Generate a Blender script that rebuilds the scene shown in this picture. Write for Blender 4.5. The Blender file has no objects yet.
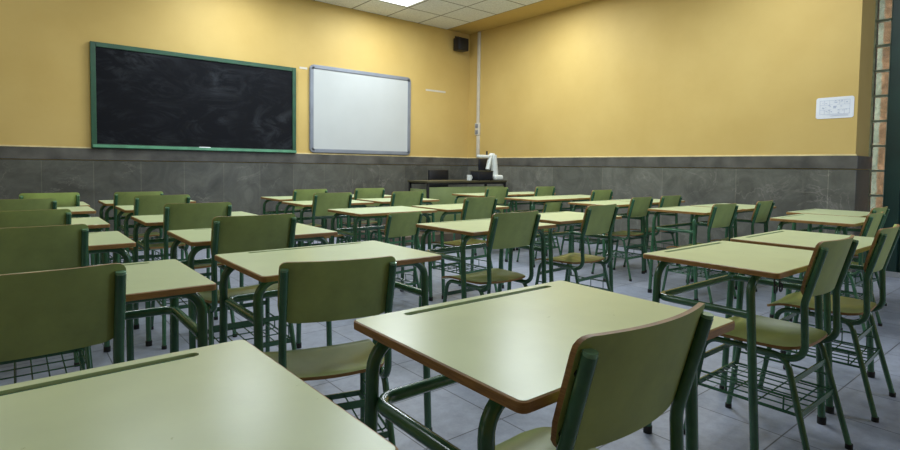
import bpy, bmesh, math, random
from mathutils import Vector, Matrix
R = math.radians
col = bpy.context.scene.collection
random.seed(7)

# ------------------------------------------------------------------ mesh helpers
def new_obj(name, bm, mats, parent=None, smooth=True, angle=40):
    me = bpy.data.meshes.new(name)
    bmesh.ops.recalc_face_normals(bm, faces=bm.faces)
    for f in bm.faces:
        f.smooth = smooth
    if smooth:
        for e in bm.edges:
            if len(e.link_faces) == 2 and e.calc_face_angle(0) > R(angle):
                e.smooth = False
    bm.to_mesh(me); bm.free()
    o = bpy.data.objects.new(name, me)
    col.objects.link(o)
    for m in (mats if isinstance(mats, (list, tuple)) else [mats]):
        me.materials.append(m)
    if parent:
        o.parent = parent
    return o

def add_box(bm, a, b, bevel=0.0, mi=0, seg=2):
    x0, y0, z0 = a; x1, y1, z1 = b
    vs = [bm.verts.new(p) for p in ((x0,y0,z0),(x1,y0,z0),(x1,y1,z0),(x0,y1,z0),(x0,y0,z1),(x1,y0,z1),(x1,y1,z1),(x0,y1,z1))]
    fs = [bm.faces.new([vs[i] for i in f]) for f in ((0,3,2,1),(4,5,6,7),(0,1,5,4),(1,2,6,5),(2,3,7,6),(3,0,4,7))]
    for f in fs: f.material_index = mi
    if bevel > 0:
        es = list({e for f in fs for e in f.edges})
        bmesh.ops.bevel(bm, geom=es, offset=bevel, segments=seg, profile=0.5, affect='EDGES')

def fillet(pts, rad, n=6):
    """polyline with rounded corners"""
    pts = [Vector(p) for p in pts]
    if not isinstance(rad, (list, tuple)): rad = [rad]*len(pts)
    out = [pts[0]]
    for i in range(1, len(pts)-1):
        p, a, b = pts[i], pts[i-1], pts[i+1]
        u = (a-p).normalized(); v = (b-p).normalized()
        ang = u.angle(v); r = rad[i]
        if r <= 0 or ang > R(178):
            out.append(p); continue
        t = min(r/math.tan(ang/2), (a-p).length*.95, (b-p).length*.95)
        r2 = t*math.tan(ang/2)
        c = p + (u+v).normalized()*(r2/math.sin(ang/2))
        s = p+u*t-c; e = p+v*t-c
        for k in range(n+1):
            w = k/n
            th = (math.pi-ang)
            d = (s*math.sin((1-w)*th)+e*math.sin(w*th))/math.sin(th)
            out.append(c+d)
    out.append(pts[-1])
    return out

def add_tube(bm, pts, r, n=10, cap=True, mi=0, flat=None):
    """round tube (or flat strap when flat=(half_w, half_h)) along a polyline"""
    pts = [Vector(p) for p in pts]
    t0 = (pts[1]-pts[0]).normalized()
    up = Vector((0,0,1)) if abs(t0.z) < .9 else Vector((0,1,0))
    nrm = (up - t0*up.dot(t0)).normalized()
    rings = []
    for i, p in enumerate(pts):
        if i == 0: t = t0
        elif i == len(pts)-1: t = (pts[i]-pts[i-1]).normalized()
        else: t = ((pts[i]-pts[i-1]).normalized()+(pts[i+1]-pts[i]).normalized()).normalized()
        nrm = (nrm - t*nrm.dot(t)).normalized()
        bn = t.cross(nrm)
        if flat:
            ring = [bm.verts.new(p+nrm*sy*flat[1]+bn*sx*flat[0]) for sx, sy in ((-1,-1),(1,-1),(1,1),(-1,1))]
        else:
            ring = [bm.verts.new(p+(nrm*math.cos(2*math.pi*k/n)+bn*math.sin(2*math.pi*k/n))*r) for k in range(n)]
        rings.append(ring)
    m = len(rings[0])
    for a, b in zip(rings, rings[1:]):
        for k in range(m):
            f = bm.faces.new((a[k], a[(k+1)%m], b[(k+1)%m], b[k])); f.material_index = mi
    if cap:
        f = bm.faces.new(rings[0]); f.material_index = mi
        f = bm.faces.new(rings[-1]); f.material_index = mi

def add_cyl(bm, p0, p1, r, n=12, mi=0):
    add_tube(bm, [p0, p1], r, n, True, mi)

def rrect(x0, y0, x1, y1, r, n=5):
    out = []
    for cx, cy, a0 in ((x1-r,y1-r,0),(x0+r,y1-r,90),(x0+r,y0+r,180),(x1-r,y0+r,270)):
        for k in range(n+1):
            a = R(a0+90*k/n); out.append((cx+r*math.cos(a), cy+r*math.sin(a)))
    return out

def empty(name, loc, rz=0, label=None, cat=None, group=None):
    o = bpy.data.objects.new(name, None)
    o.empty_display_size = .1
    col.objects.link(o)
    o.location = loc; o.rotation_euler = (0, 0, rz)
    tag(o, label, cat, group)
    return o

def tag(o, label=None, cat=None, group=None, kind=None):
    if label: o['label'] = label
    if cat: o['category'] = cat
    if group: o['group'] = group
    if kind: o['kind'] = kind
    return o

def struct(name, bm, mat, smooth=False):
    o = new_obj(name, bm, mat, smooth=smooth)
    o['kind'] = 'structure'
    return o

kids = {}
def children(o):
    return [c for c in bpy.data.objects if c.parent == o]
def copy_tree(o, parent=None, cache={}):
    c = o.copy(); col.objects.link(c)
    if parent: c.parent = parent
    if o.name not in cache:
        cache[o.name] = children(o)
    for ch in cache[o.name]:
        copy_tree(ch, c)
    return c

# ------------------------------------------------------------------ materials
def s2l(c):
    return tuple(((x/255)/12.92 if x/255 <= .04045 else ((x/255+.055)/1.055)**2.4) for x in c)

class Mat:
    def __init__(s, name, rgb, rough=.5, metal=0.0, spec=.5, coat=0.0):
        s.m = bpy.data.materials.new(name); s.m.use_nodes = True
        s.nt = s.m.node_tree; s.n = s.nt.nodes; s.l = s.nt.links
        s.b = s.n['Principled BSDF']
        s.b.inputs['Base Color'].default_value = (*s2l(rgb), 1)
        s.b.inputs['Roughness'].default_value = rough
        s.b.inputs['Metallic'].default_value = metal
        s.b.inputs['Specular IOR Level'].default_value = spec
        s.b.inputs['Coat Weight'].default_value = coat
        s.b.inputs['Coat Roughness'].default_value = .15
        s.rgb = rgb
    def node(s, t, **kw):
        n = s.n.new(t)
        for k, v in kw.items(): setattr(n, k, v)
        return n
    def coords(s, out='Object', scale=(1,1,1), loc=(0,0,0), rot=(0,0,0)):
        tc = s.node('ShaderNodeTexCoord'); mp = s.node('ShaderNodeMapping')
        mp.inputs['Scale'].default_value = scale; mp.inputs['Location'].default_value = loc; mp.inputs['Rotation'].default_value = rot
        s.l.new(tc.outputs[out], mp.inputs['Vector'])
        return mp.outputs['Vector']
    def noise(s, vec, scale, detail=4, rough=.55, dist=0):
        n = s.node('ShaderNodeTexNoise')
        n.inputs['Scale'].default_value = scale; n.inputs['Detail'].default_value = detail
        n.inputs['Roughness'].default_value = rough; n.inputs['Distortion'].default_value = dist
        s.l.new(vec, n.inputs['Vector'])
        return n.outputs['Fac']
    def ramp(s, fac, stops):
        r = s.node('ShaderNodeValToRGB')
        el = r.color_ramp.elements
        while len(el) < len(stops): el.new(.5)
        for e, (p, c) in zip(el, stops):
            e.position = p; e.color = (*s2l(c), 1) if len(c) == 3 else c
        s.l.new(fac, r.inputs['Fac'])
        return r.outputs['Color']
    def mix(s, fac, a, b, mode='MIX'):
        m = s.node('ShaderNodeMix', data_type='RGBA', blend_type=mode)
        for sock, v in ((m.inputs[0], fac), (m.inputs[6], a), (m.inputs[7], b)):
            if hasattr(v, 'is_output'): s.l.new(v, sock)
            elif isinstance(v, (int, float)): sock.default_value = v
            else: sock.default_value = (*s2l(v), 1)
        return m.outputs[2]
    def color(s, out): s.l.new(out, s.b.inputs['Base Color'])
    def rough(s, fac, lo, hi):
        m = s.node('ShaderNodeMapRange'); m.inputs['To Min'].default_value = lo; m.inputs['To Max'].default_value = hi
        s.l.new(fac, m.inputs['Value']); s.l.new(m.outputs['Result'], s.b.inputs['Roughness'])
    def bump(s, fac, strength=.1, dist=.01):
        b = s.node('ShaderNodeBump'); b.inputs['Strength'].default_value = strength; b.inputs['Distance'].default_value = dist
        s.l.new(fac, b.inputs['Height']); s.l.new(b.outputs['Normal'], s.b.inputs['Normal'])
    def vary(s, colr, amt=.12):
        """per-object brightness"""
        oi = s.node('ShaderNodeObjectInfo'); mr = s.node('ShaderNodeMapRange')
        mr.inputs['To Min'].default_value = 1-amt; mr.inputs['To Max'].default_value = 1+amt*.5
        s.l.new(oi.outputs['Random'], mr.inputs['Value'])
        hv = s.node('ShaderNodeHueSaturation')
        s.l.new(mr.outputs['Result'], hv.inputs['Value']); s.l.new(colr, hv.inputs['Color'])
        return hv.outputs['Color']

def mottled(name, rgb, amt=.1, scale=6, rough=.5, bump=0, **kw):
    M = Mat(name, rgb, rough, **kw)
    v = M.coords()
    f = M.noise(v, scale, 5)
    lo = tuple(max(0, c*(1-amt)) for c in rgb); hi = tuple(min(255, c*(1+amt)) for c in rgb)
    M.color(M.ramp(f, [(.3, lo), (.7, hi)]))
    if bump: M.bump(f, bump)
    return M

# laminate of the desk tops
M = mottled('desk_laminate', (196,205,156), .02, 7, .3, spec=.5)
M_top = M
v = M.coords()
f2 = M.noise(v, 22, 6, .7)
M.rough(f2, .25, .33)
M_top = M.m
# backrests / seats: lacquered green plywood
def ply(name, rgb, rough):
    M = Mat(name, rgb, rough, spec=.45)
    v = M.coords(scale=(1, 1, 1))
    f = M.noise(v, 7, 5, .6)
    c = M.ramp(f, [(.3, tuple(x*.9 for x in rgb)), (.72, tuple(min(255, x*1.08) for x in rgb))])
    M.color(M.vary(c, .10)); M.rough(f, rough-.06, rough+.1)
    return M.m
M_back = ply('backrest_green', (156,172,102), .5)
# seat: worn to the wood in places
M = Mat('seat_green', (150,146,74), .3, spec=.5, coat=.15)
v = M.coords(); f = M.noise(v, 4, 6, .6, .4)
w = M.ramp(M.noise(v, 5, 5, .65, .6), [(.66, (0,0,0)), (.8, (200,200,200))])
c = M.ramp(f, [(.3, (128,140,68)), (.7, (160,168,92))])
M.color(M.vary(M.mix(w, c, (150,116,62)), .08)); M_seat = M.m
# wood edge band
M = Mat('edge_wood', (112,80,44), .45)
v = M.coords(scale=(3,3,40)); f = M.noise(v, 6, 6, .7)
M.color(M.vary(M.ramp(f, [(.3, (122,88,44)), (.7, (176,132,72))]), .1)); M_edge = M.m
M = Mat('ply_edge', (196,140,70), .5)
v = M.coords(scale=(2,2,60)); f = M.noise(v, 8, 5, .6)
M.color(M.ramp(f, [(.3, (120,84,42)), (.7, (164,124,70))])); M_pedge = M.m
# painted tube
M = Mat('green_tube', (44,84,58), .24, spec=.5, coat=.4)
v = M.coords(); f = M.noise(v, 9, 5, .6)
M.color(M.vary(M.ramp(f, [(.3, (46,88,62)), (.72, (66,114,80))]), .12)); M_tube = M.m
M_groove = Mat('groove_green', (60,120,94), .2, spec=.6, coat=.3).m
M_rubber = Mat('black_rubber', (24,26,24), .7).m
M_black = Mat('black_plastic', (20,21,24), .45).m
M_screw = Mat('dark_screw', (34,32,28), .35, .8).m
M_chrome = Mat('tube_cap', (120,160,128), .2, .2).m

# walls
def plaster(name):
    M = Mat(name, (216,176,84), .62, spec=.3)
    v = M.coords(); f = M.noise(v, .9, 5, .6); g = M.noise(v, 60, 3, .6)
    c = M.ramp(f, [(.3, (196,166,96)), (.7, (208,180,110))])
    M.color(c); M.bump(g, .08, .004)
    return M.m
M_yellow = plaster('yellow_plaster')
def marble(name, axis, wid, off, hgt=2.4, base=(88,85,78)):
    M = Mat(name, base, .34, spec=.4)
    tc = M.node('ShaderNodeTexCoord'); sp = M.node('ShaderNodeSeparateXYZ'); cb = M.node('ShaderNodeCombineXYZ')
    M.l.new(tc.outputs['Object'], sp.inputs[0])
    ad = M.node('ShaderNodeMath', operation='ADD'); ad.inputs[1].default_value = off
    M.l.new(sp.outputs[axis], ad.inputs[0])
    M.l.new(ad.outputs[0], cb.inputs['X']); M.l.new(sp.outputs['Z'], cb.inputs['Y'])
    br = M.node('ShaderNodeTexBrick'); br.offset = 0.0; br.squash = 1
    br.inputs['Scale'].default_value = 1; br.inputs['Brick Width'].default_value = wid; br.inputs['Row Height'].default_value = hgt
    br.inputs['Mortar Size'].default_value = .004; br.inputs['Mortar Smooth'].default_value = .3
    br.inputs['Color1'].default_value = (.78,.78,.78,1); br.inputs['Color2'].default_value = (1.12,1.12,1.12,1); br.inputs['Mortar'].default_value = (1.35,1.33,1.25,1)
    M.l.new(cb.outputs[0], br.inputs['Vector'])
    v = M.coords()
    f = M.noise(v, 3, 8, .7, 1.2)
    c = M.ramp(f, [(.28, tuple(x*.8 for x in base)), (.5, base), (.75, tuple(x*1.2 for x in base))])
    # pale veins
    vv = M.coords(rot=(.5,.6,.4))
    n1 = M.noise(vv, 1.6, 9, .62, 1.6)
    vein = M.ramp(n1, [(.485, (0,0,0)), (.5, (255,255,255)), (.515, (0,0,0))])
    msk = M.ramp(M.noise(v, 2.2, 3), [(.45, (0,0,0)), (.7, (230,230,230))])
    vm = M.mix(1.0, vein, msk, 'MULTIPLY')
    c = M.mix(vm, c, (150,146,136))
    c = M.mix(1.0, c, br.outputs['Color'], 'MULTIPLY')
    M.color(c)
    M.rough(f, .26, .42)
    return M.m
M_marble_front_shaded = marble('marble_front_shaded', 'X', .49, -.26, base=(90,90,82))  # same stone as the right wall, shade put into a darker base
M_marble_right_lit = marble('marble_right_lit', 'Y', .92, -.02, base=(106,106,97))  # same stone as the front wall, stronger light put into a paler base
M_band = mottled('marble_band', (84,82,76), .2, 5, .4).m
# floor tiles; the bluish cast of daylight is put into their colour
M = Mat('floor_tiles', (128,128,134), .42, spec=.4)
v = M.coords()
br = M.node('ShaderNodeTexBrick'); br.offset = 0; br.squash = 1
br.inputs['Scale'].default_value = 1; br.inputs['Brick Width'].default_value = .4; br.inputs['Row Height'].default_value = .4
br.inputs['Mortar Size'].default_value = .003; br.inputs['Mortar Smooth'].default_value = .2
br.inputs['Color1'].default_value = (*s2l((152,158,172)),1); br.inputs['Color2'].default_value = (*s2l((164,168,180)),1); br.inputs['Mortar'].default_value = (*s2l((88,88,92)),1)
M.l.new(v, br.inputs['Vector'])
f = M.noise(v, 14, 8, .75)
c = M.mix(1.0, br.outputs['Color'], M.ramp(f, [(.25, (205,205,205)), (.7, (255,255,255))]), 'MULTIPLY')
M.color(c); M.rough(M.noise(v, 3, 5), .3, .5); M_floor = M.m
# ceiling tiles
M = Mat('ceiling_tiles', (196,194,180), .8, spec=.2)
v = M.coords(loc=(-6.06+.635*20, -6.95+.635*20, 0))
br = M.node('ShaderNodeTexBrick'); br.offset = 0; br.squash = 1
br.inputs['Scale'].default_value = 1; br.inputs['Brick Width'].default_value = .635; br.inputs['Row Height'].default_value = .635
br.inputs['Mortar Size'].default_value = .011; br.inputs['Mortar Smooth'].default_value = .1
br.inputs['Color1'].default_value = (*s2l((238,242,240)),1); br.inputs['Color2'].default_value = (*s2l((246,248,246)),1); br.inputs['Mortar'].default_value = (*s2l((130,130,120)),1)
M.l.new(v, br.inputs['Vector'])
f = M.noise(v, 60, 4, .8)
M.color(M.mix(1.0, br.outputs['Color'], M.ramp(f, [(.3, (215,215,215)), (.6, (255,255,255))]), 'MULTIPLY'))
M_ceil = M.m
# boards
M = Mat('slate', (30,32,36), .75, spec=.15)
v = M.coords(scale=(1,1,2.2), rot=(0,.35,0)); f = M.noise(v, 1.6, 9, .68, 2.2)
v2 = M.coords(); g = M.noise(v2, 1.1, 3, .5, .5)
sm = M.mix(1.0, M.ramp(f, [(.46, (0,0,0)), (.78, (150,150,150))]), M.ramp(g, [(.35, (40,40,40)), (.7, (255,255,255))]), 'MULTIPLY')
M.color(M.mix(sm, (15,17,22), (118,124,132))); M_slate = M.m
M_bframe = mottled('board_green', (38,80,56), .1, 8, .4).m
M_bledge = mottled('board_ledge', (92,150,116), .1, 8, .35).m
M_white = mottled('whiteboard_white', (192,196,194), .015, 2, .28, spec=.5).m
M_alu = mottled('grey_frame', (136,142,152), .05, 5, .4, metal=.3).m
M_conduit = mottled('conduit_white', (206,200,184), .05, 5, .5).m
M_paper = mottled('paper_white', (226,228,232), .03, 4, .6).m
M_ink = Mat('plan_ink', (186,192,208), .7).m
M_equip = mottled('equipment_white', (214,218,212), .04, 4, .45).m
M_equip_black = Mat('equipment_black', (16,19,28), .4).m
M_tabletop_dark = mottled('dark_table_top', (66,62,40), .12, 6, .5).m
M_panel = mottled('panel_green', (118,132,82), .06, 4, .5).m
M_dooredge = mottled('door_green', (24,56,47), .15, 3, .45).m
M_step = mottled('step_stone', (150,152,152), .08, 6, .6).m
M_platform = mottled('platform_wood', (84,74,60), .15, 4, .55).m
def emit(name, rgb, st):
    M = Mat(name, rgb, .5)
    M.b.inputs['Emission Color'].default_value = (*s2l(rgb), 1); M.b.inputs['Emission Strength'].default_value = st
    return M.m
M_diff = emit('light_diffuser', (246,248,255), 3)
# glass blocks
M = Mat('glass_block', (150,170,150), .12, spec=.5)
M.b.inputs['Transmission Weight'].default_value = .92; M.b.inputs['IOR'].default_value = 1.12
v = M.coords(); f = M.noise(v, 14, 3, .5, 1.0)
M.color(M.ramp(f, [(.3, (140,150,138)), (.7, (200,206,194))])); M.bump(f, .25, .01); M_glass = M.m
M_mortar = mottled('block_mortar', (128,140,128), .1, 20, .8).m
M_brick = mottled('outside_brick', (214,168,142), .2, 9, .8).m

M_court = mottled('courtyard_plaster', (172,178,164), .1, 3, .8).m
# ------------------------------------------------------------------ room
XW, YW, ZC = 6.594, 7.58, 3.51
XL, YB = -2.9, -2.6
WB = 1.233     # top of the stone wainscot
JX, JY = 7.05, 1.64   # recess at the end of the right wall
bm = bmesh.new(); add_box(bm, (XL-.2, YB-.2, -.15), (JX+.12, YW+.2, 0)); struct('floor', bm, M_floor)
bm = bmesh.new(); add_box(bm, (XL-.2, YB-.2, ZC), (6.06, YW+.2, ZC+.2)); struct('ceiling', bm, M_ceil)
bm = bmesh.new(); add_box(bm, (6.06, YB-.2, ZC-.004), (JX+.12, YW+.2, ZC+.2)); struct('trim_1', bm, M_yellow)['label'] = 'yellow plaster strip at the ceiling edge'
bm = bmesh.new(); add_box(bm, (XL-.2, YW, 0), (XW+.6, YW+.2, ZC)); struct('wall_front', bm, M_yellow)
bm = bmesh.new(); add_box(bm, (XW, JY, 0), (JX, YW, ZC)); struct('wall_right', bm, M_yellow)
bm = bmesh.new(); add_box(bm, (XL-.2, YB, 0), (XL, YW, ZC)); struct('wall_left', bm, M_yellow)
bm = bmesh.new(); add_box(bm, (XL-.2, YB-.2, 0), (JX+.6, YB, ZC)); struct('wall_back', bm, M_yellow)
# recess wall with the glass-block strip and the dark green door
bm = bmesh.new(); add_box(bm, (JX+.02, YB, 0), (JX+.4, 0.42, ZC)); struct('wall_recess', bm, M_yellow)
# wainscot slabs
def slab(name, a, b, mat, bev=0.002):
    bm = bmesh.new(); add_box(bm, a, b, bev, seg=1); return struct(name, bm, mat)
T = .016
slab('trim_2', (XL, YW-T, .0), (XW, YW, WB-.14), M_marble_front_shaded)
slab('trim_3', (XL, YW-T-.008, WB-.132), (XW, YW, WB), M_band)
slab('trim_4', (XW-T, JY-T, .0), (XW, YW-T, WB-.14), M_marble_right_lit)
slab('trim_5', (XW-T-.008, JY-T-.008, WB-.132), (XW, YW-T, WB), M_band)
slab('trim_6', (XW, JY-T, .0), (JX, JY, WB-.14), M_marble_front_shaded)
slab('trim_7', (XW, JY-T-.008, WB-.132), (JX, JY, WB), M_band)
M_cap = mottled('wainscot_cap', (222,204,150), .1, 6, .6).m
slab('trim_8', (XL, YW-.012, WB), (XW, YW, WB+.016), M_cap)
slab('trim_9', (XW-.012, JY-.012, WB), (XW, YW-.012, WB+.016), M_cap)

# glass block window strip: real blocks in a mortar lattice
wy0, wy1 = 1.50, JY-.004
bm = bmesh.new()
bh = .262; z = .05; rows = 0
add_box(bm, (JX+.03, wy1-.008, 0), (JX+.12, wy1+.02, ZC)); add_box(bm, (JX+.03, wy0-.01, 0), (JX+.12, wy0+.008, ZC))
zs = []
z = 1.80-.262*7+.07
while z < ZC:
    add_box(bm, (JX+.03, wy0, z-.010), (JX+.12, wy1, z+.010)); zs.append(z); z += bh
win = struct('window_1', bm, M_mortar); win['label'] = 'tall strip of glass blocks beside the door'
bm = bmesh.new()
for a in zs[:-1]:
    add_box(bm, (JX+.045, wy0+.008, a+.010), (JX+.105, wy1-.008, a+bh-.010), .012)
g = new_obj('glass_block', bm, M_glass, win, smooth=True)
bm = bmesh.new(); add_box(bm, (JX+.62, 1.0, -.15), (JX+.9, 1.692, 4.2)); o = struct('wall_outer', bm, M_brick)
bm = bmesh.new(); add_box(bm, (JX+1.6, .6, -.15), (JX+1.8, 3.4, 4.2)); struct('wall_courtyard', bm, M_court)
# dark green door, framed
door = None
bm = bmesh.new()
add_box(bm, (JX-.04, 1.36, 0), (JX+.12, 1.49, ZC), .006)
add_box(bm, (JX-.04, .42, 2.5), (JX+.12, 1.36, 2.62), .006); add_box(bm, (JX-.04, .40, 0), (JX+.12, .50, ZC), .006)
door = struct('door_1', bm, M_dooredge); door['label'] = 'dark green door frame in the recess at the right'
bm = bmesh.new()
add_box(bm, (JX+.03, .5, .02), (JX+.08, 1.36, 2.5), .004)
for a, b in ((.15, 1.05), (1.15, 2.35)):
    add_box(bm, (JX+.018, .62, a), (JX+.04, 1.24, b), .01)
new_obj('door_leaf', bm, M_dooredge, door, smooth=False)
bm = bmesh.new(); add_box(bm, (JX+.03, .5, 2.62), (JX+.08, 1.36, ZC)); new_obj('transom_panel', bm, M_dooredge, door, smooth=False)
bm = bmesh.new(); add_cyl(bm, (JX+.03,.6,1.0), (JX-.03,.6,1.0), .01); add_cyl(bm, (JX-.03,.6,1.0), (JX-.03,.72,1.0), .01)
new_obj('door_handle', bm, M_alu, door)
slab('baseboard_right', (JX-.09, .42, 0), (JX-.04, JY-.03, .05), M_step)

# ------------------------------------------------------------------ blackboard, whiteboard
def framed_board(name, x0, x1, z0, z1, fw, depth, mat_face, mat_frame, label, cat, rad=0.0):
    root = empty(name, ((x0+x1)/2, YW, z0), 0, label, cat)
    w = (x1-x0)/2; h = z1-z0
    bm = bmesh.new()
    add_box(bm, (-w+fw*.8, -depth+.012, fw*.8), (w-fw*.8, -.002, h-fw*.8))
    new_obj('board_surface', bm, mat_face, root, smooth=False)
    bm = bmesh.new()
    if rad:
        o = rrect(-w, 0, w, h, rad, 6); i = rrect(-w+fw, fw, w-fw, h-fw, max(.004, rad-fw), 6)
        vs = {}
        for tag_, lst, ys in (('o', o, (-.001, -depth)), ('i', i, (-.001, -depth))):
            vs[tag_] = [[bm.verts.new((p[0], y, p[1])) for p in lst] for y in ys]
        n = len(o)
        for k in range(n):
            j = (k+1) % n
            bm.faces.new((vs['o'][0][k], vs['o'][0][j], vs['o'][1][j], vs['o'][1][k]))
            bm.faces.new((vs['o'][1][k], vs['o'][1][j], vs['i'][1][j], vs['i'][1][k]))
            bm.faces.new((vs['i'][1][k], vs['i'][1][j], vs['i'][0][j], vs['i'][0][k]))
        bmesh.ops.bevel(bm, geom=[e for e in bm.edges if all(abs(v.co.y+depth) < 1e-5 for v in e.verts) and len(e.link_faces) == 2 and abs(e.link_faces[0].normal.dot(e.link_faces[1].normal)) < .5], offset=.008, segments=2, affect='EDGES')
    else:
        add_box(bm, (-w, -depth, 0), (-w+fw, -.001, h), .004); add_box(bm, (w-fw, -depth, 0), (w, -.001, h), .004)
        add_box(bm, (-w+fw, -depth, h-fw), (w-fw, -.001, h), .004); add_box(bm, (-w+fw, -depth, 0), (w-fw, -.001, fw), .004)
    new_obj('board_frame', bm, mat_frame, root, smooth=bool(rad))
    return root, w, h
bb, w, h = framed_board('blackboard', .73, 3.23, 1.235, 2.475, .055, .05, M_slate, M_bframe, 'wide black chalkboard in a green wooden frame on the front wall', 'blackboard')
bm = bmesh.new(); add_box(bm, (-w+.01, -.085, .012), (w-.01, -.05, .028), .003); add_box(bm, (-w+.01, -.088, .012), (w-.01, -.083, .045), .002)
new_obj('chalk_ledge', bm, M_bledge, bb, smooth=False)
bm = bmesh.new(); add_box(bm, (-.08, -.0815, .030), (.06, -.052, .056), .006)
er = new_obj('board_eraser', bm, M_paper, None); er.location = (1.98, YW, 1.235)
tag(er, 'small pale board eraser on the ledge of the black chalkboard', 'board eraser')
er.location.z -= .0005
wb, w, h = framed_board('whiteboard', 3.45, 5.27, 1.258, 2.565, .06, .035, M_white, M_alu, 'white marker board with a rounded grey frame on the front wall', 'whiteboard', .07)

# ------------------------------------------------------------------ small wall things
# loudspeaker in the corner
sp = empty('loudspeaker', (6.29, 7.58, 3.145), 0, 'small black loudspeaker hung high in the corner of the yellow walls', 'loudspeaker')
bm = bmesh.new(); add_box(bm, (-.115, -.20, 0), (.115, -.035, .225), .015); new_obj('speaker_box', bm, M_equip_black, sp)
bm = bmesh.new(); add_box(bm, (-.095, -.207, .02), (.095, -.198, .205), .004); new_obj('speaker_grille', bm, M_black, sp)
bm = bmesh.new(); add_box(bm, (-.05, -.004, .05), (.05, -.0005, .28), .001); add_tube(bm, fillet([(-.03,-.003,.26),(-.03,-.09,.26),(-.03,-.09,.21)], .02), .007, 8); add_tube(bm, fillet([(.03,-.003,.26),(.03,-.09,.26),(.03,-.09,.21)], .02), .007, 8)
new_obj('wall_bracket', bm, M_black, sp)
# conduit on the right wall
cd = empty('cable_conduit', (XW, 7.30, WB+.016), 0, 'white vertical cable conduit with a socket box near the corner', 'conduit')
zt = ZC - WB-.022
bm = bmesh.new(); add_box(bm, (-.03, -.03, .62), (-.0005, .03, zt), .004); add_box(bm, (-.028, -.045, 0), (-.0005, .025, .40), .004); new_obj('conduit_channel', bm, M_conduit, cd)
bm = bmesh.new(); add_box(bm, (-.045, -.055, .40), (-.0005, .055, .62), .008); new_obj('socket_box', bm, M_conduit, cd)
bm = bmesh.new()
for zz in (.455, .565):
    add_box(bm, (-.049, -.035, zz-.035), (-.044, .035, zz+.035), .004)
new_obj('socket_plate', bm, M_alu, cd)
# pale marks on the front wall, built as thin raised strips
bm = bmesh.new(); add_box(bm, (5.60, YW-.003, 2.385), (6.04, YW-.0003, 2.415)); o = new_obj('wall_mark', bm, M_conduit, smooth=False)
tag(o, 'thin pale mark across the wall beside the whiteboard', 'tape')
bm = bmesh.new(); add_box(bm, (3.30, YW-.003, 2.48), (3.42, YW-.0003, 2.51)); o = new_obj('wall_mark', bm, M_conduit, smooth=False)
tag(o, 'short pale mark between the black chalkboard and the whiteboard', 'tape')
# poster: evacuation plan sheet with rounded corners
ps = empty('wall_poster', (XW, 1.835, 1.62), 0, 'white rounded sheet with a pale blue floor plan on the right wall', 'poster')
hw, hh = .165, .218
def yzbox(bm, y0, z0, y1, z1, x0, x1): add_box(bm, (x0, y0, z0), (x1, y1, z1))
bm = bmesh.new()
o_ = rrect(-hw, .0, hw, hh, .022, 4)
vs0 = [bm.verts.new((-.001, p[0], p[1])) for p in o_]; vs1 = [bm.verts.new((-.004, p[0], p[1])) for p in o_]
bm.faces.new(vs1)
for k in range(len(vs0)):
    j = (k+1) % len(vs0); bm.faces.new((vs0[k], vs0[j], vs1[j], vs1[k]))
new_obj('poster_sheet', bm, M_paper, ps, smooth=False)
bm = bmesh.new()
def ln(y0, z0, y1, z1, t=.0028):
    yzbox(bm, min(y0,y1)-t/2, min(z0,z1)-t/2, max(y0,y1)+t/2, max(z0,z1)+t/2, -.0052, -.0041)
rr = random.Random(3)
ln(-.13,.045,.13,.045); ln(-.13,.185,.13,.185); ln(-.13,.045,-.13,.185); ln(.13,.045,.13,.185)
for yy in (-.085,-.04,.045,.09): ln(yy,.14,yy,.185); ln(yy,.045,yy,.09)
ln(-.13,.14,-.02,.14); ln(.02,.14,.13,.14); ln(-.13,.09,-.03,.09); ln(.03,.09,.13,.09)
for k in range(26):
    yy = rr.uniform(-.12,.12); zz = rr.choice((rr.uniform(.15,.18), rr.uniform(.05,.085), rr.uniform(.1,.13)))
    yzbox(bm, yy, zz, yy+rr.uniform(.006,.02), zz+rr.uniform(.004,.012), -.0052, -.0041)
for k in range(4): ln(-.12, .022+k*.005, -.12+rr.uniform(.1,.2), .022+k*.005, .0016)
yzbox(bm, -.012, .102, .012, .128, -.0052, -.0041)
new_obj('plan_drawing', bm, M_ink, ps, smooth=False)

# ------------------------------------------------------------------ ceiling lights
def ceiling_light(x, y, label, lx=.6, ly=.6):
    r = empty('ceiling_light', (x, y, ZC), 0, label, 'ceiling light', 'square ceiling lights')
    bm = bmesh.new()
    for a, b in (((-lx/2,-ly/2),(lx/2,-ly/2+.02)), ((-lx/2,ly/2-.02),(lx/2,ly/2)), ((-lx/2,-ly/2+.02),(-lx/2+.02,ly/2-.02)), ((lx/2-.02,-ly/2+.02),(lx/2,ly/2-.02))):
        add_box(bm, (a[0], a[1], -.022), (b[0], b[1], -.001))
    new_obj('light_frame', bm, M_equip, r, smooth=False)
    bm = bmesh.new(); add_box(bm, (-lx/2+.02, -ly/2+.02, -.014), (lx/2-.02, ly/2-.02, -.002)); new_obj('light_diffuser', bm, M_diff, r, smooth=False)
    return r
ceiling_light(4.42, 6.58, 'glowing white ceiling panel light cut by the top of the picture above the whiteboard', .6, .6)
ceiling_light(5.56, 5.14, 'glowing white ceiling panel light just showing near the right wall', .6, .6)

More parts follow.
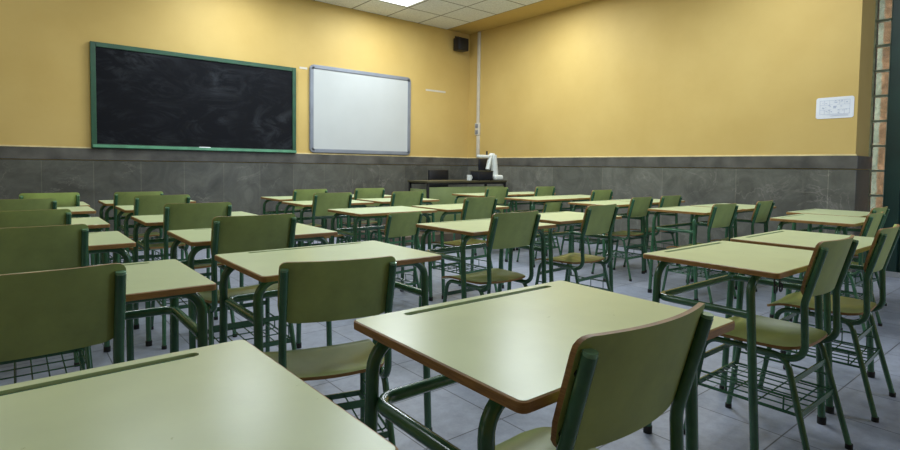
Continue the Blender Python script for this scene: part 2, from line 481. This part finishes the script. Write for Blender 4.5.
def area(name, loc, size, power, rgb=(236,246,255), rot=(0,0,0), spread=180):
    L = bpy.data.lights.new(name, 'AREA'); L.shape = 'RECTANGLE'; L.size, L.size_y = size
    L.energy = power; L.color = s2l(rgb); L.spread = R(spread)
    o = bpy.data.objects.new(name, L); col.objects.link(o); o.location = loc; o.rotation_euler = rot
    return o
P = 41
for (x, y, k) in ((4.42,6.58,1.0),(2.25,6.65,.85),(-.4,6.58,.15),
                  (5.56,5.14,.9),(3.2,5.14,.8),(.85,5.14,.55),
                  (4.42,3.6,.9),(2.04,3.6,.7),(-.4,3.6,.35),
                  (5.56,2.1,.6),(3.2,2.1,.95),(.85,2.1,.2)):
    area('fluorescent_lamp', (x, y, ZC-.03), (.58,.58), P*k)
# daylight falling in from the windows behind and to the right of the camera
area('window_daylight', (5.2, -2.3, 2.0), (2.6,1.6), 60, (196,216,255), (R(90),0,0))
area('window_daylight', (-2.6, 1.5, 2.1), (4.0,1.4), 8, (220,230,255), (0,R(-90),0))

area('courtyard_daylight', (JX+.3, 3.2, 1.9), (.4,3.2), 140, (226,236,255), (R(-90),0,R(14)))
# ------------------------------------------------------------------ furniture prototypes
DW, DD, DH = .70, .504, .73
def make_desk():
    root = empty('school_desk', (0,0,0))
    hx, hy = DW/2, DD/2
    # top with a routed pencil groove
    bm = bmesh.new()
    outer = rrect(-hx+.003, -hy+.003, hx-.003, hy-.003, .011, 4)
    slot = rrect(-.235, hy-.045, .262, hy-.024, .010, 4)
    ov = [bm.verts.new((x,y,DH)) for x,y in outer]; sv = [bm.verts.new((x,y,DH)) for x,y in slot]
    es = [bm.edges.new((ov[k], ov[(k+1)%len(ov)])) for k in range(len(ov))] + [bm.edges.new((sv[k], sv[(k+1)%len(sv)])) for k in range(len(sv))]
    bmesh.ops.triangle_fill(bm, use_beauty=True, use_dissolve=False, edges=es)
    lo = [bm.verts.new((v.co.x, v.co.y, DH-.019)) for v in ov]
    bm.faces.new(lo)
    for k in range(len(ov)):
        j = (k+1)%len(ov); bm.faces.new((ov[k], ov[j], lo[j], lo[k]))
    sl = [bm.verts.new((v.co.x, v.co.y, DH-.007)) for v in sv]
    for k in range(len(sv)):
        j = (k+1)%len(sv); bm.faces.new((sv[k], sv[j], sl[j], sl[k]))
    fz = bm.faces.new(sl)
    t = new_obj('tabletop', bm, M_top, root, smooth=False)
    # groove liner
    bm = bmesh.new()
    i = rrect(-.2345, hy-.0445, .2615, hy-.0245, .0097, 4)
    vs = [bm.verts.new((x,y,DH-.0055)) for x,y in i]; vb = [bm.verts.new((x,y,DH-.0068)) for x,y in i]
    bm.faces.new(vs); bm.faces.new(vb)
    for k in range(len(vs)):
        j = (k+1)%len(vs); bm.faces.new((vs[k], vs[j], vb[j], vb[k]))
    new_obj('pencil_groove', bm, M_groove, t, smooth=False)
    # wooden edge band
    bm = bmesh.new()
    prof = [(0, DH-.0195), (.0035, DH-.0185), (.004, DH-.010), (.0035, DH-.002), (.0005, DH-.0003)]
    rings = []
    for off, z in prof:
        rings.append([bm.verts.new((x,y,z)) for x,y in rrect(-hx+.003-off, -hy+.003-off, hx-.003+off, hy-.003+off, .011+off, 4)])
    for a, b in zip(rings, rings[1:]):
        n = len(a)
        for k in range(n):
            bm.faces.new((a[k], a[(k+1)%n], b[(k+1)%n], b[k]))
    new_obj('edge_band', bm, M_edge, t, smooth=True)
    # four legs: halves of two inverted U frames, splayed a little fore and aft
    zt = DH-.019-.0145
    for sx in (-1, 1):
        for sy, yt, yf in ((1, .190, .215), (-1, -.155, -.195)):
            bm = bmesh.new()
            xo = sx*(hx-.0175)
            pts = fillet([(sx*.0005, yt, zt), (xo, yt, zt), (xo, yf, .012)], .065, 7)
            add_tube(bm, pts, .0145, 10)
            lg = new_obj('leg', bm, M_tube, root)
            bm = bmesh.new(); add_tube(bm, [(xo, yf, 0.0), (xo, yf, .022), (xo, yf-.0002*sy, .03)], .0175, 10)
            new_obj('foot_cap', bm, M_rubber, lg)
    # U shaped rail: along both sides and across the front
    bm = bmesh.new()
    zr = .565
    xr = hx-.022
    add_tube(bm, fillet([(-xr, -.163, zr), (-xr, .19, zr), (xr, .19, zr), (xr, -.163, zr)], .045, 6), .0145, 10)
    new_obj('rail', bm, M_tube, root)
    return root

def make_chair():
    root = empty('school_chair', (0,0,0))
    TS = .170            # half spacing of the back posts
    def post_y(z): return .052*(.803-z)/.195 if z > .608 else .052-.010*(.608-z)/.2
    # seat: moulded plywood, waterfall front, dished
    bm = bmesh.new()
    nx, ny = 14, 22
    hwid = .2
    def seat_pt(u, v, top):
        y = .058+v*.385
        # plan outline with rounded corners
        c, e = (.13, v*.375) if v < .5 else (.05, (1-v)*.375)
        inset = 0
        if e < c: inset = (c-math.sqrt(max(0, c*c-(c-e)**2)))*(.6 if v < .5 else 1)
        x = u*(hwid*(.95+.05*v)-inset)
        z = .437 - .016*(1-u*u)*math.sin(math.pi*min(1, v*1.05)) + .006*u*u
        if v > .72: z -= .030*((v-.72)/.28)**2
        if v < .12: z += .006*((.12-v)/.12)
        return Vector((x, y, z if top else z-.011))
    gt = [[bm.verts.new(seat_pt(-1+2*i/nx, j/ny, True)) for i in range(nx+1)] for j in range(ny+1)]
    gb = [[bm.verts.new(seat_pt(-1+2*i/nx, j/ny, False)) for i in range(nx+1)] for j in range(ny+1)]
    for j in range(ny):
        for i in range(nx):
            bm.faces.new((gt[j][i], gt[j][i+1], gt[j+1][i+1], gt[j+1][i]))
            bm.faces.new((gb[j][i], gb[j+1][i], gb[j+1][i+1], gb[j][i+1]))
    rim_t = [gt[0][i] for i in range(nx+1)]+[gt[j][nx] for j in range(1,ny+1)]+[gt[ny][i] for i in range(nx-1,-1,-1)]+[gt[j][0] for j in range(ny-1,0,-1)]
    rim_b = [gb[0][i] for i in range(nx+1)]+[gb[j][nx] for j in range(1,ny+1)]+[gb[ny][i] for i in range(nx-1,-1,-1)]+[gb[j][0] for j in range(ny-1,0,-1)]
    for k in range(len(rim_t)):
        j = (k+1)%len(rim_t)
        f = bm.faces.new((rim_t[k], rim_t[j], rim_b[j], rim_b[k])); f.material_index = 1
    new_obj('seat', bm, [M_seat, M_pedge], root)
    # backrest: bent plywood in front of the posts
    bm = bmesh.new()
    nx, nz = 18, 10
    z0, z1, bw, th = .628, .829, .184, .0105
    def back_pt(u, w, front):
        z = z0+(z1-z0)*w
        H = z1-z0
        rt, rb = .022, .05
        e = (1-w)*H; inset = 0
        if e < rt: inset = rt-math.sqrt(max(0, rt*rt-(rt-e)**2))
        e2 = w*H
        if e2 < rb: inset = max(inset, rb-math.sqrt(max(0, rb*rb-(rb-e2)**2)))
        x = u*(bw-inset)
        y = post_y(z)+.0145 - .031*(1-(x/bw)**2)
        return Vector((x, y+(th if front else 0), z))
    ws = [0,.02,.05,.09,.14,.3,.5,.7,.86,.93,.97,.99,1]
    A = [[bm.verts.new(back_pt(-1+2*i/nx, w, True)) for i in range(nx+1)] for w in ws]
    B = [[bm.verts.new(back_pt(-1+2*i/nx, w, False)) for i in range(nx+1)] for w in ws]
    ny = len(ws)-1
    for j in range(ny):
        for i in range(nx):
            bm.faces.new((A[j][i], A[j][i+1], A[j+1][i+1], A[j+1][i]))
            bm.faces.new((B[j][i], B[j+1][i], B[j+1][i+1], B[j][i+1]))
    def rim(G): return [G[0][i] for i in range(nx+1)]+[G[j][nx] for j in range(1,ny+1)]+[G[ny][i] for i in range(nx-1,-1,-1)]+[G[j][0] for j in range(ny-1,0,-1)]
    ra, rb_ = rim(A), rim(B)
    for k in range(len(ra)):
        j = (k+1)%len(ra); f = bm.faces.new((ra[k], ra[j], rb_[j], rb_[k])); f.material_index = 1
    bk = new_obj('backrest', bm, [M_back, M_pedge], root, angle=50)
    for sx in (-1, 1):
        for zz in (.772, .672):
            bm = bmesh.new(); y = post_y(zz)
            add_cyl(bm, (sx*TS, y+.002, zz), (sx*TS, y+.0225, zz), .0085, 8)
            new_obj('bolt', bm, M_screw, bk)
    # back posts, bending forward beneath the seat
    for sx in (-1, 1):
        bm = bmesh.new()
        pts = fillet([(sx*TS, 0, .803), (sx*TS, post_y(.608), .608), (sx*TS, post_y(.404), .404), (sx*(TS-.002), .235, .404)], [0,.12,.055,0], 7)
        add_tube(bm, pts, .0125, 10)
        ps_ = new_obj('back_post', bm, M_tube, root)
        bm = bmesh.new(); add_tube(bm, [(sx*TS, .0003, .8025), (sx*TS, -.0007, .807), (sx*TS, -.001, .809)], .0118, 10)
        new_obj('post_cap', bm, M_chrome, ps_)
    # legs: inverted U on each side, halves meeting under the seat
    LX = .186
    for sx in (-1, 1):
        for yt, yf in ((.100, -.005), (.385, .445)):
            bm = bmesh.new()
            pts = fillet([(sx*(LX-.012), .23, .410), (sx*(LX-.012), yt, .410), (sx*(LX+.008), yf, .012)], .055, 7)
            add_tube(bm, pts, .0112, 10)
            lg = new_obj('leg', bm, M_tube, root)
            bm = bmesh.new(); add_tube(bm, [(sx*(LX+.0085), yf, 0), (sx*(LX+.008), yf, .02)], .0135, 10)
            new_obj('foot_cap', bm, M_rubber, lg)
    # flat straps tying the legs, rear and front
    def leg_xy(yt, yf, z):
        t = (.41-z)/.398; return LX-.012+.02*t, yt+(yf-yt)*t
    for yt, yf in ((.100,-.005), (.385,.445)):
        for z in (.325, .215):
            x, y = leg_xy(yt, yf, z)
            bm = bmesh.new(); add_tube(bm, [(-x, y, z), (x, y, z)], 0, flat=(.003, .0105))
            new_obj('crossbar', bm, M_tube, root)
    # wire book basket slung between the straps
    bm = bmesh.new()
    xa, yr = leg_xy(.100,-.005,.215); _, yf_ = leg_xy(.385,.445,.215)
    xb, yr2 = leg_xy(.100,-.005,.27); _, yf2 = leg_xy(.385,.445,.27)
    for k in range(7):
        x = -xa+.02+(2*xa-.04)*k/6
        add_tube(bm, [(x, yr, .212), (x, yf_, .212)], .003, 6)
    for sx in (-1, 1):
        add_tube(bm, [(sx*xb, yr2, .27), (sx*xb, yf2, .27)], .0045, 6)
        add_tube(bm, [(sx*xa, yr, .215), (sx*xa, yf_, .215)], .0045, 6)
    for y in (.1, .2, .3):
        add_tube(bm, fillet([(-xb, y, .27), (-xa, y, .209), (xa, y, .209), (xb, y, .27)], .015, 3), .003, 6)
    new_obj('book_basket', bm, M_tube, root)
    return root

desk0 = make_desk(); chair0 = make_chair()
used = {'d': False, 'c': False}
def put_desk(x0, y0, rz, label, tilt=0.0):
    """x0,y0: near left corner of the top"""
    o = desk0 if not used['d'] else copy_tree(desk0); used['d'] = True
    c, s = math.cos(R(rz)), math.sin(R(rz))
    o.location = (x0+DW/2*c-DD/2*s, y0+DD/2*c+DW/2*s, 0); o.rotation_euler = (tilt, 0, R(rz))
    tag(o, label, 'desk', 'school desks in rows')
    return o
def put_chair(x, y, rz, label, sc=1.0):
    o = chair0 if not used['c'] else copy_tree(chair0); used['c'] = True
    o.location = (x, y, 0); o.rotation_euler = (0, 0, R(rz)); o.scale = (sc, sc, sc)
    tag(o, label, 'chair', 'school chairs at the desks')
    return o

ORD = ['', 'nearest the camera', 'second from the camera', 'third from the camera', 'fourth from the camera', 'fifth from the camera', 'farthest, nearest the chalkboard']
desks = [
 # column 1 (left edge of the photo)
 (-.346,.545,.0,'large pale green desk cropped by the bottom left corner of the picture'),
 (-.25,1.60,0,'pale green desk at the left edge, just beyond the nearest chair there'),
 (-.29,2.63,0,'pale green desk in the leftmost column, third from the camera'),
 (-.28,3.50,0,'pale green desk in the leftmost column, fourth from the camera'),
 (-.24,4.52,0,'pale green desk in the leftmost column, fifth from the camera'),
 (-.22,5.12,0,'pale green desk in the leftmost column, closest to the front wall'),
 # column 2
 (.566,.531,0,'large pale green desk in the centre foreground with a chair pushed in'),
 (.587,1.618,.2,'pale green desk directly ahead of the centre foreground desk'),
 (.60,2.51,-.6,'pale green desk in the second column from the left, third from the camera'),
 (.59,3.47,0,'pale green desk in the second column from the left, fourth from the camera'),
 (.63,4.47,0,'pale green desk in the second column from the left, fifth from the camera'),
 (.60,5.25,0,'pale green desk in the second column from the left, below the chalkboard'),
 # column 3
 (1.972,.685,-.4,'pale green desk in the right foreground with hooks under its edge'),
 (1.865,2.10,1.2,'pale green desk in mid room beyond the centre foreground desk'),
 (1.90,3.34,0,'pale green desk in the third column from the left, third from the camera'),
 (1.94,4.36,0,'pale green desk in the third column from the left, fourth from the camera'),
 (2.03,5.15,0,'pale green desk in the third column from the left, closest to the front wall'),
 # column 4
 (2.787,.693,.3,'pale green desk touching the far side of the right foreground desk'),
 (2.72,2.22,0,'pale green desk right of the mid room desk beyond the centre foreground'),
 (2.68,3.32,0,'pale green desk in the fourth column from the left, third from the camera'),
 (2.74,4.39,0,'pale green desk in the fourth column from the left, fourth from the camera'),
 (2.74,5.16,0,'pale green desk in the fourth column from the left, closest to the front wall'),
 # column 5
 (4.26,1.05,1.0,'pale green desk near the glass blocks, front one of the rearmost right pair'),
 (4.27,2.03,0,'pale green desk in the fifth column from the left, second from the camera'),
 (4.33,2.94,0,'pale green desk in the fifth column from the left, third from the camera'),
 (4.33,3.84,0,'pale green desk in the fifth column from the left, fourth from the camera'),
 (4.33,4.78,0,'pale green desk in the fifth column from the left, by the teacher table'),
 # column 6 (along the marble wall)
 (5.00,1.20,0,'pale green desk nearest the glass blocks, against the marble right wall'),
 (5.02,2.03,0,'pale green desk along the marble right wall, second from the camera'),
 (5.06,2.96,0,'pale green desk along the marble right wall, third from the camera'),
 (5.035,3.86,0,'pale green desk along the marble right wall, fourth from the camera'),
 (5.06,4.78,0,'pale green desk along the marble right wall, closest to the front wall'),
]
placed = []
for k, (x, y, rz, lab) in enumerate(desks):
    placed.append(put_desk(x, y, rz, lab, .012 if k == 6 else 0))
placed[6].location.z = .005
placed[0].location = (-.018, .752, 0); placed[0].rotation_euler[2] = R(1.2); placed[0].scale = (1.02, 1.02, 1.02)
chairs = [
 (0.03,1.5,0,1,'dark olive backed chair at the left edge, its back towards the camera, largest there'),
 (0.05,2.54,0,1,'green chair in the leftmost column, second from the camera'),
 (0.055,3.4,0,1,'green chair in the leftmost column, third from the camera'),
 (0.05,4.45,0,1,'green chair in the leftmost column, fourth from the camera'),
 (0.224,5.05,0,1.01,'green chair in the leftmost column, closest to the front wall'),
 (0.81,0.46,-1,1,'green chair cut by the bottom edge, pushed into the centre foreground desk'),
 (0.757,1.44,-15,0.955,'olive backed chair in front of the centre foreground desk, seen from behind'),
 (0.862,2.445,-2,1.015,'green chair in the second column from the left, third from the camera'),
 (0.862,3.41,-2,1.012,'green chair in the second column from the left, fourth from the camera'),
 (0.865,4.4,2,1.01,'green chair in the second column from the left, fifth from the camera'),
 (0.835,5.17,2,1.0,'green chair in the second column from the left, below the chalkboard'),
 (2.301,0.605,0,1.005,'green chair with wire basket pulled up to the right foreground desk'),
 (2.15,2.045,1,1.0,'green chair in mid room with its whole back and seat showing'),
 (2.216,3.22,8,0.89,'low green chair at the third desk of the third column from the left'),
 (2.181,4.28,2,1.005,'green chair in the third column from the left, fourth from the camera'),
 (2.337,5.08,3,1,'green chair in the third column from the left, closest to the front wall'),
 (3.055,0.615,3,1,'green chair cut by the right edge of the picture, at the second foreground desk there'),
 (3.085,2.148,4,1,'green chair with worn brown seat right of the mid room chair'),
 (2.96,3.22,4,1,'green chair in the fourth column from the left, third from the camera'),
 (3.0,4.32,1,1,'green chair in the fourth column from the left, fourth from the camera'),
 (3.03,5.09,0,1,'green chair in the fourth column from the left, closest to the front wall'),
 (4.49,0.98,1,0.965,'green chair near the glass blocks, left of the pair'),
 (4.485,1.96,-4,0.965,'green chair in the fifth column from the left, second from the camera'),
 (4.76,2.87,0,0.965,'green chair in the fifth column from the left, third from the camera'),
 (4.63,3.865,3,0.8411,'low green chair tucked under the fourth desk of the fifth column from the left'),
 (4.59,4.71,0,1,'green chair in the fifth column from the left, right in front of the teacher table'),
 (5.235,1.12,-2,0.965,'green chair nearest the glass blocks, right of the pair'),
 (5.285,1.96,1,0.965,'green chair along the marble right wall, second from the camera'),
 (5.35,2.89,-3,0.965,'green chair along the marble right wall, third from the camera'),
 (5.265,3.68,-1,1,'green chair along the marble right wall, fourth from the camera'),
 (5.46,4.7,0,1,'green chair along the marble right wall, closest to the front wall'),
]
for (x, y, rz, sc, lab) in chairs:
    put_chair(x, y, rz, lab, sc)

# bag hooks: two wire loops under the near edge of the right foreground desk
dk = placed[12]
for i, dx in enumerate((.02, .065)):
    bm = bmesh.new()
    pts = [(-DW/2+dx, -DD/2+.02, DH-.0192), (-DW/2+dx, -DD/2+.02, DH-.055)]
    for k in range(9):
        a = R(180+ k*34)
        pts.append((-DW/2+dx+.012+.012*math.cos(a), -DD/2+.02, DH-.060+.014*math.sin(a)))
    add_tube(bm, pts, .003, 6)
    new_obj('bag_hook', bm, M_black, dk)

# ------------------------------------------------------------------ teacher's end of the room
bm = bmesh.new(); add_box(bm, (3.9, 5.95, 0), (XW-.03, YW-.03, .12), .008); o = struct('platform', bm, M_platform); o['label'] = 'low wooden platform under the teacher table'
tb = empty('teacher_table', (5.35, 6.35, .12), 0, 'long dark topped teacher table with green front panel before the corner', 'table')
TZ = .745
bm = bmesh.new(); add_box(bm, (-.79, -.25, TZ-.03), (.79, .25, TZ), .004); new_obj('tabletop', bm, M_tabletop_dark, tb)
bm = bmesh.new(); add_box(bm, (-.745, -.225, .12), (.745, -.205, TZ-.09), .003); new_obj('front_panel', bm, M_panel, tb)
bm = bmesh.new(); add_box(bm, (-.775, -.20, .12), (-.757, .20, TZ-.12), .003); new_obj('side_panel', bm, M_panel, tb)
for x, y in ((-.765,-.222),(.765,-.222),(-.765,.222),(.765,.222)):
    bm = bmesh.new(); add_box(bm, (x-.016, y-.016, 0), (x+.016, y+.016, TZ-.03), .003); new_obj('leg', bm, M_black, tb)
bm = bmesh.new()
for y in (-.222, .222): add_box(bm, (-.748, y-.012, TZ-.055), (.748, y+.012, TZ-.0302), .002)
new_obj('apron', bm, M_black, tb)
# black office chair behind it
oc = empty('office_chair', (5.62, 6.98, .12), R(180), 'black office chair behind the dark topped teacher table', 'chair')
bm = bmesh.new(); add_box(bm, (-.22,-.22,.43), (.22,.22,.50), .03); new_obj('seat', bm, M_black, oc)
bm = bmesh.new(); add_box(bm, (-.21,-.27,.58), (.21,-.21,.90), .025); new_obj('backrest', bm, M_black, oc)
bm = bmesh.new(); add_tube(bm, fillet([(0,-.1,.42),(0,-.29,.42),(0,-.272,.8)], .05), .018, 8); new_obj('back_bracket', bm, M_black, oc)
bm = bmesh.new(); add_cyl(bm, (0,0,.08), (0,0,.44), .025); new_obj('gas_column', bm, M_black, oc)
for k in range(5):
    a = R(72*k+18)
    bm = bmesh.new(); add_tube(bm, [(0,0,.10), (.27*math.cos(a), .27*math.sin(a), .065)], .017, 8); lg = new_obj('leg', bm, M_black, oc)
    bm = bmesh.new(); add_cyl(bm, (.27*math.cos(a)-.012*math.sin(a), .27*math.sin(a)+.012*math.cos(a), .028), (.27*math.cos(a)+.012*math.sin(a), .27*math.sin(a)-.012*math.cos(a), .028), .0275, 12); new_obj('caster', bm, M_black, lg)
TT = .12+TZ
# white mug
mg = empty('mug', (5.47, 6.25, TT), 0, 'small white mug on the teacher table', 'mug')
bm = bmesh.new()
prof = [(.0,.0),(.036,.0),(.038,.01),(.038,.085),(.034,.085),(.034,.012),(0,.012)]
N = 16; rings = [[bm.verts.new((r*math.cos(2*math.pi*k/N), r*math.sin(2*math.pi*k/N), z)) for k in range(N)] if r else [bm.verts.new((0,0,z))] for r, z in prof]
for a, b in zip(rings, rings[1:]):
    for k in range(N):
        j = (k+1)%N
        if len(a) == 1: bm.faces.new((a[0], b[k], b[j]))
        elif len(b) == 1: bm.faces.new((a[k], a[j], b[0]))
        else: bm.faces.new((a[k], a[j], b[j], b[k]))
new_obj('cup', bm, M_equip, mg)
bm = bmesh.new(); add_tube(bm, [(.037+.02*math.sin(R(t)), 0, .045+.025*math.cos(R(t))) for t in range(0,181,22)], .005, 8); new_obj('handle', bm, M_equip, mg)
# black computer monitor and keyboard tray block
mo = empty('computer_monitor', (6.04, 6.50, TT), R(0), 'black computer monitor seen from behind on the teacher table', 'monitor')
bm = bmesh.new(); add_box(bm, (-.15,-.022,.06), (.15,.022,.34), .008); new_obj('screen_case', bm, M_equip_black, mo)
bm = bmesh.new(); add_box(bm, (-.03,-.05,.015), (.03,-.024,.2), .004); new_obj('stand_neck', bm, M_black, mo)
bm = bmesh.new(); add_box(bm, (-.11,-.09,0), (.11,.09,.016), .004); new_obj('stand_base', bm, M_black, mo)
cc = empty('equipment_case', (5.72, 6.24, TT), 0, 'low black equipment case on the teacher table in front of the monitor', 'case')
bm = bmesh.new(); add_box(bm, (-.15,-.10,.006), (.15,.10,.14), .006); new_obj('case_body', bm, M_equip_black, cc)
bm = bmesh.new(); add_box(bm, (-.155,-.105,.14), (.155,.105,.152), .003); new_obj('case_lid', bm, M_tabletop_dark, cc)
bm = bmesh.new()
for x in (-.12,.12):
    for y in (-.08,.08): add_cyl(bm, (x,y,0), (x,y,.007), .012)
new_obj('rubber_feet', bm, M_rubber, cc)
# white document camera
dc = empty('document_camera', (6.02, 6.27, TT), 0, 'white document camera with bent arms at the right end of the teacher table', 'document camera')
bm = bmesh.new(); add_box(bm, (-.10,-.12,0), (.10,.12,.085), .03, seg=3); new_obj('base', bm, M_equip, dc)
bm = bmesh.new(); add_tube(bm, [(.01,0,.07),(-.03,0,.40)], .058, 12); new_obj('column', bm, M_equip, dc)
bm = bmesh.new(); add_tube(bm, fillet([(-.02,0,.395),(-.09,0,.40),(-.17,-.02,.17)], .03), .034, 10); new_obj('hanging_arm', bm, M_equip, dc)
bm = bmesh.new(); add_box(bm, (-.36,-.03,.355), (-.02,.03,.40), .012); new_obj('camera_head', bm, M_equip, dc)
bm = bmesh.new(); add_cyl(bm, (-.17,0,.40), (-.17,0,.46), .014); new_obj('knob', bm, M_black, dc)

# ------------------------------------------------------------------ camera
cam = bpy.data.cameras.new('camera'); co = bpy.data.objects.new('camera', cam); col.objects.link(co)
yaw, pitch, roll = .683405, -.043936, .01243
f = Vector((math.sin(yaw)*math.cos(pitch), math.cos(yaw)*math.cos(pitch), math.sin(pitch)))
r = Vector((math.cos(yaw), -math.sin(yaw), 0)); u = r.cross(f)
r2 = r*math.cos(roll)+u*math.sin(roll); u2 = u*math.cos(roll)-r*math.sin(roll)
co.matrix_world = Matrix(((r2.x,u2.x,-f.x,0),(r2.y,u2.y,-f.y,0),(r2.z,u2.z,-f.z,1.0711),(0,0,0,1)))
cam.sensor_fit = 'HORIZONTAL'; cam.sensor_width = 36; cam.lens = 538.73/900*36
cam.shift_y = (190.46-225)/900
cam.clip_start = .02
cam.dof.use_dof = False
bpy.context.scene.camera = co

W = bpy.data.worlds.new('world'); bpy.context.scene.world = W; W.use_nodes = True
W.node_tree.nodes['Background'].inputs['Color'].default_value = (.55,.65,.8,1); W.node_tree.nodes['Background'].inputs['Strength'].default_value = .9
vs = bpy.context.scene.view_settings
vs.view_transform = 'Standard'; vs.look = 'None'; vs.exposure = 0
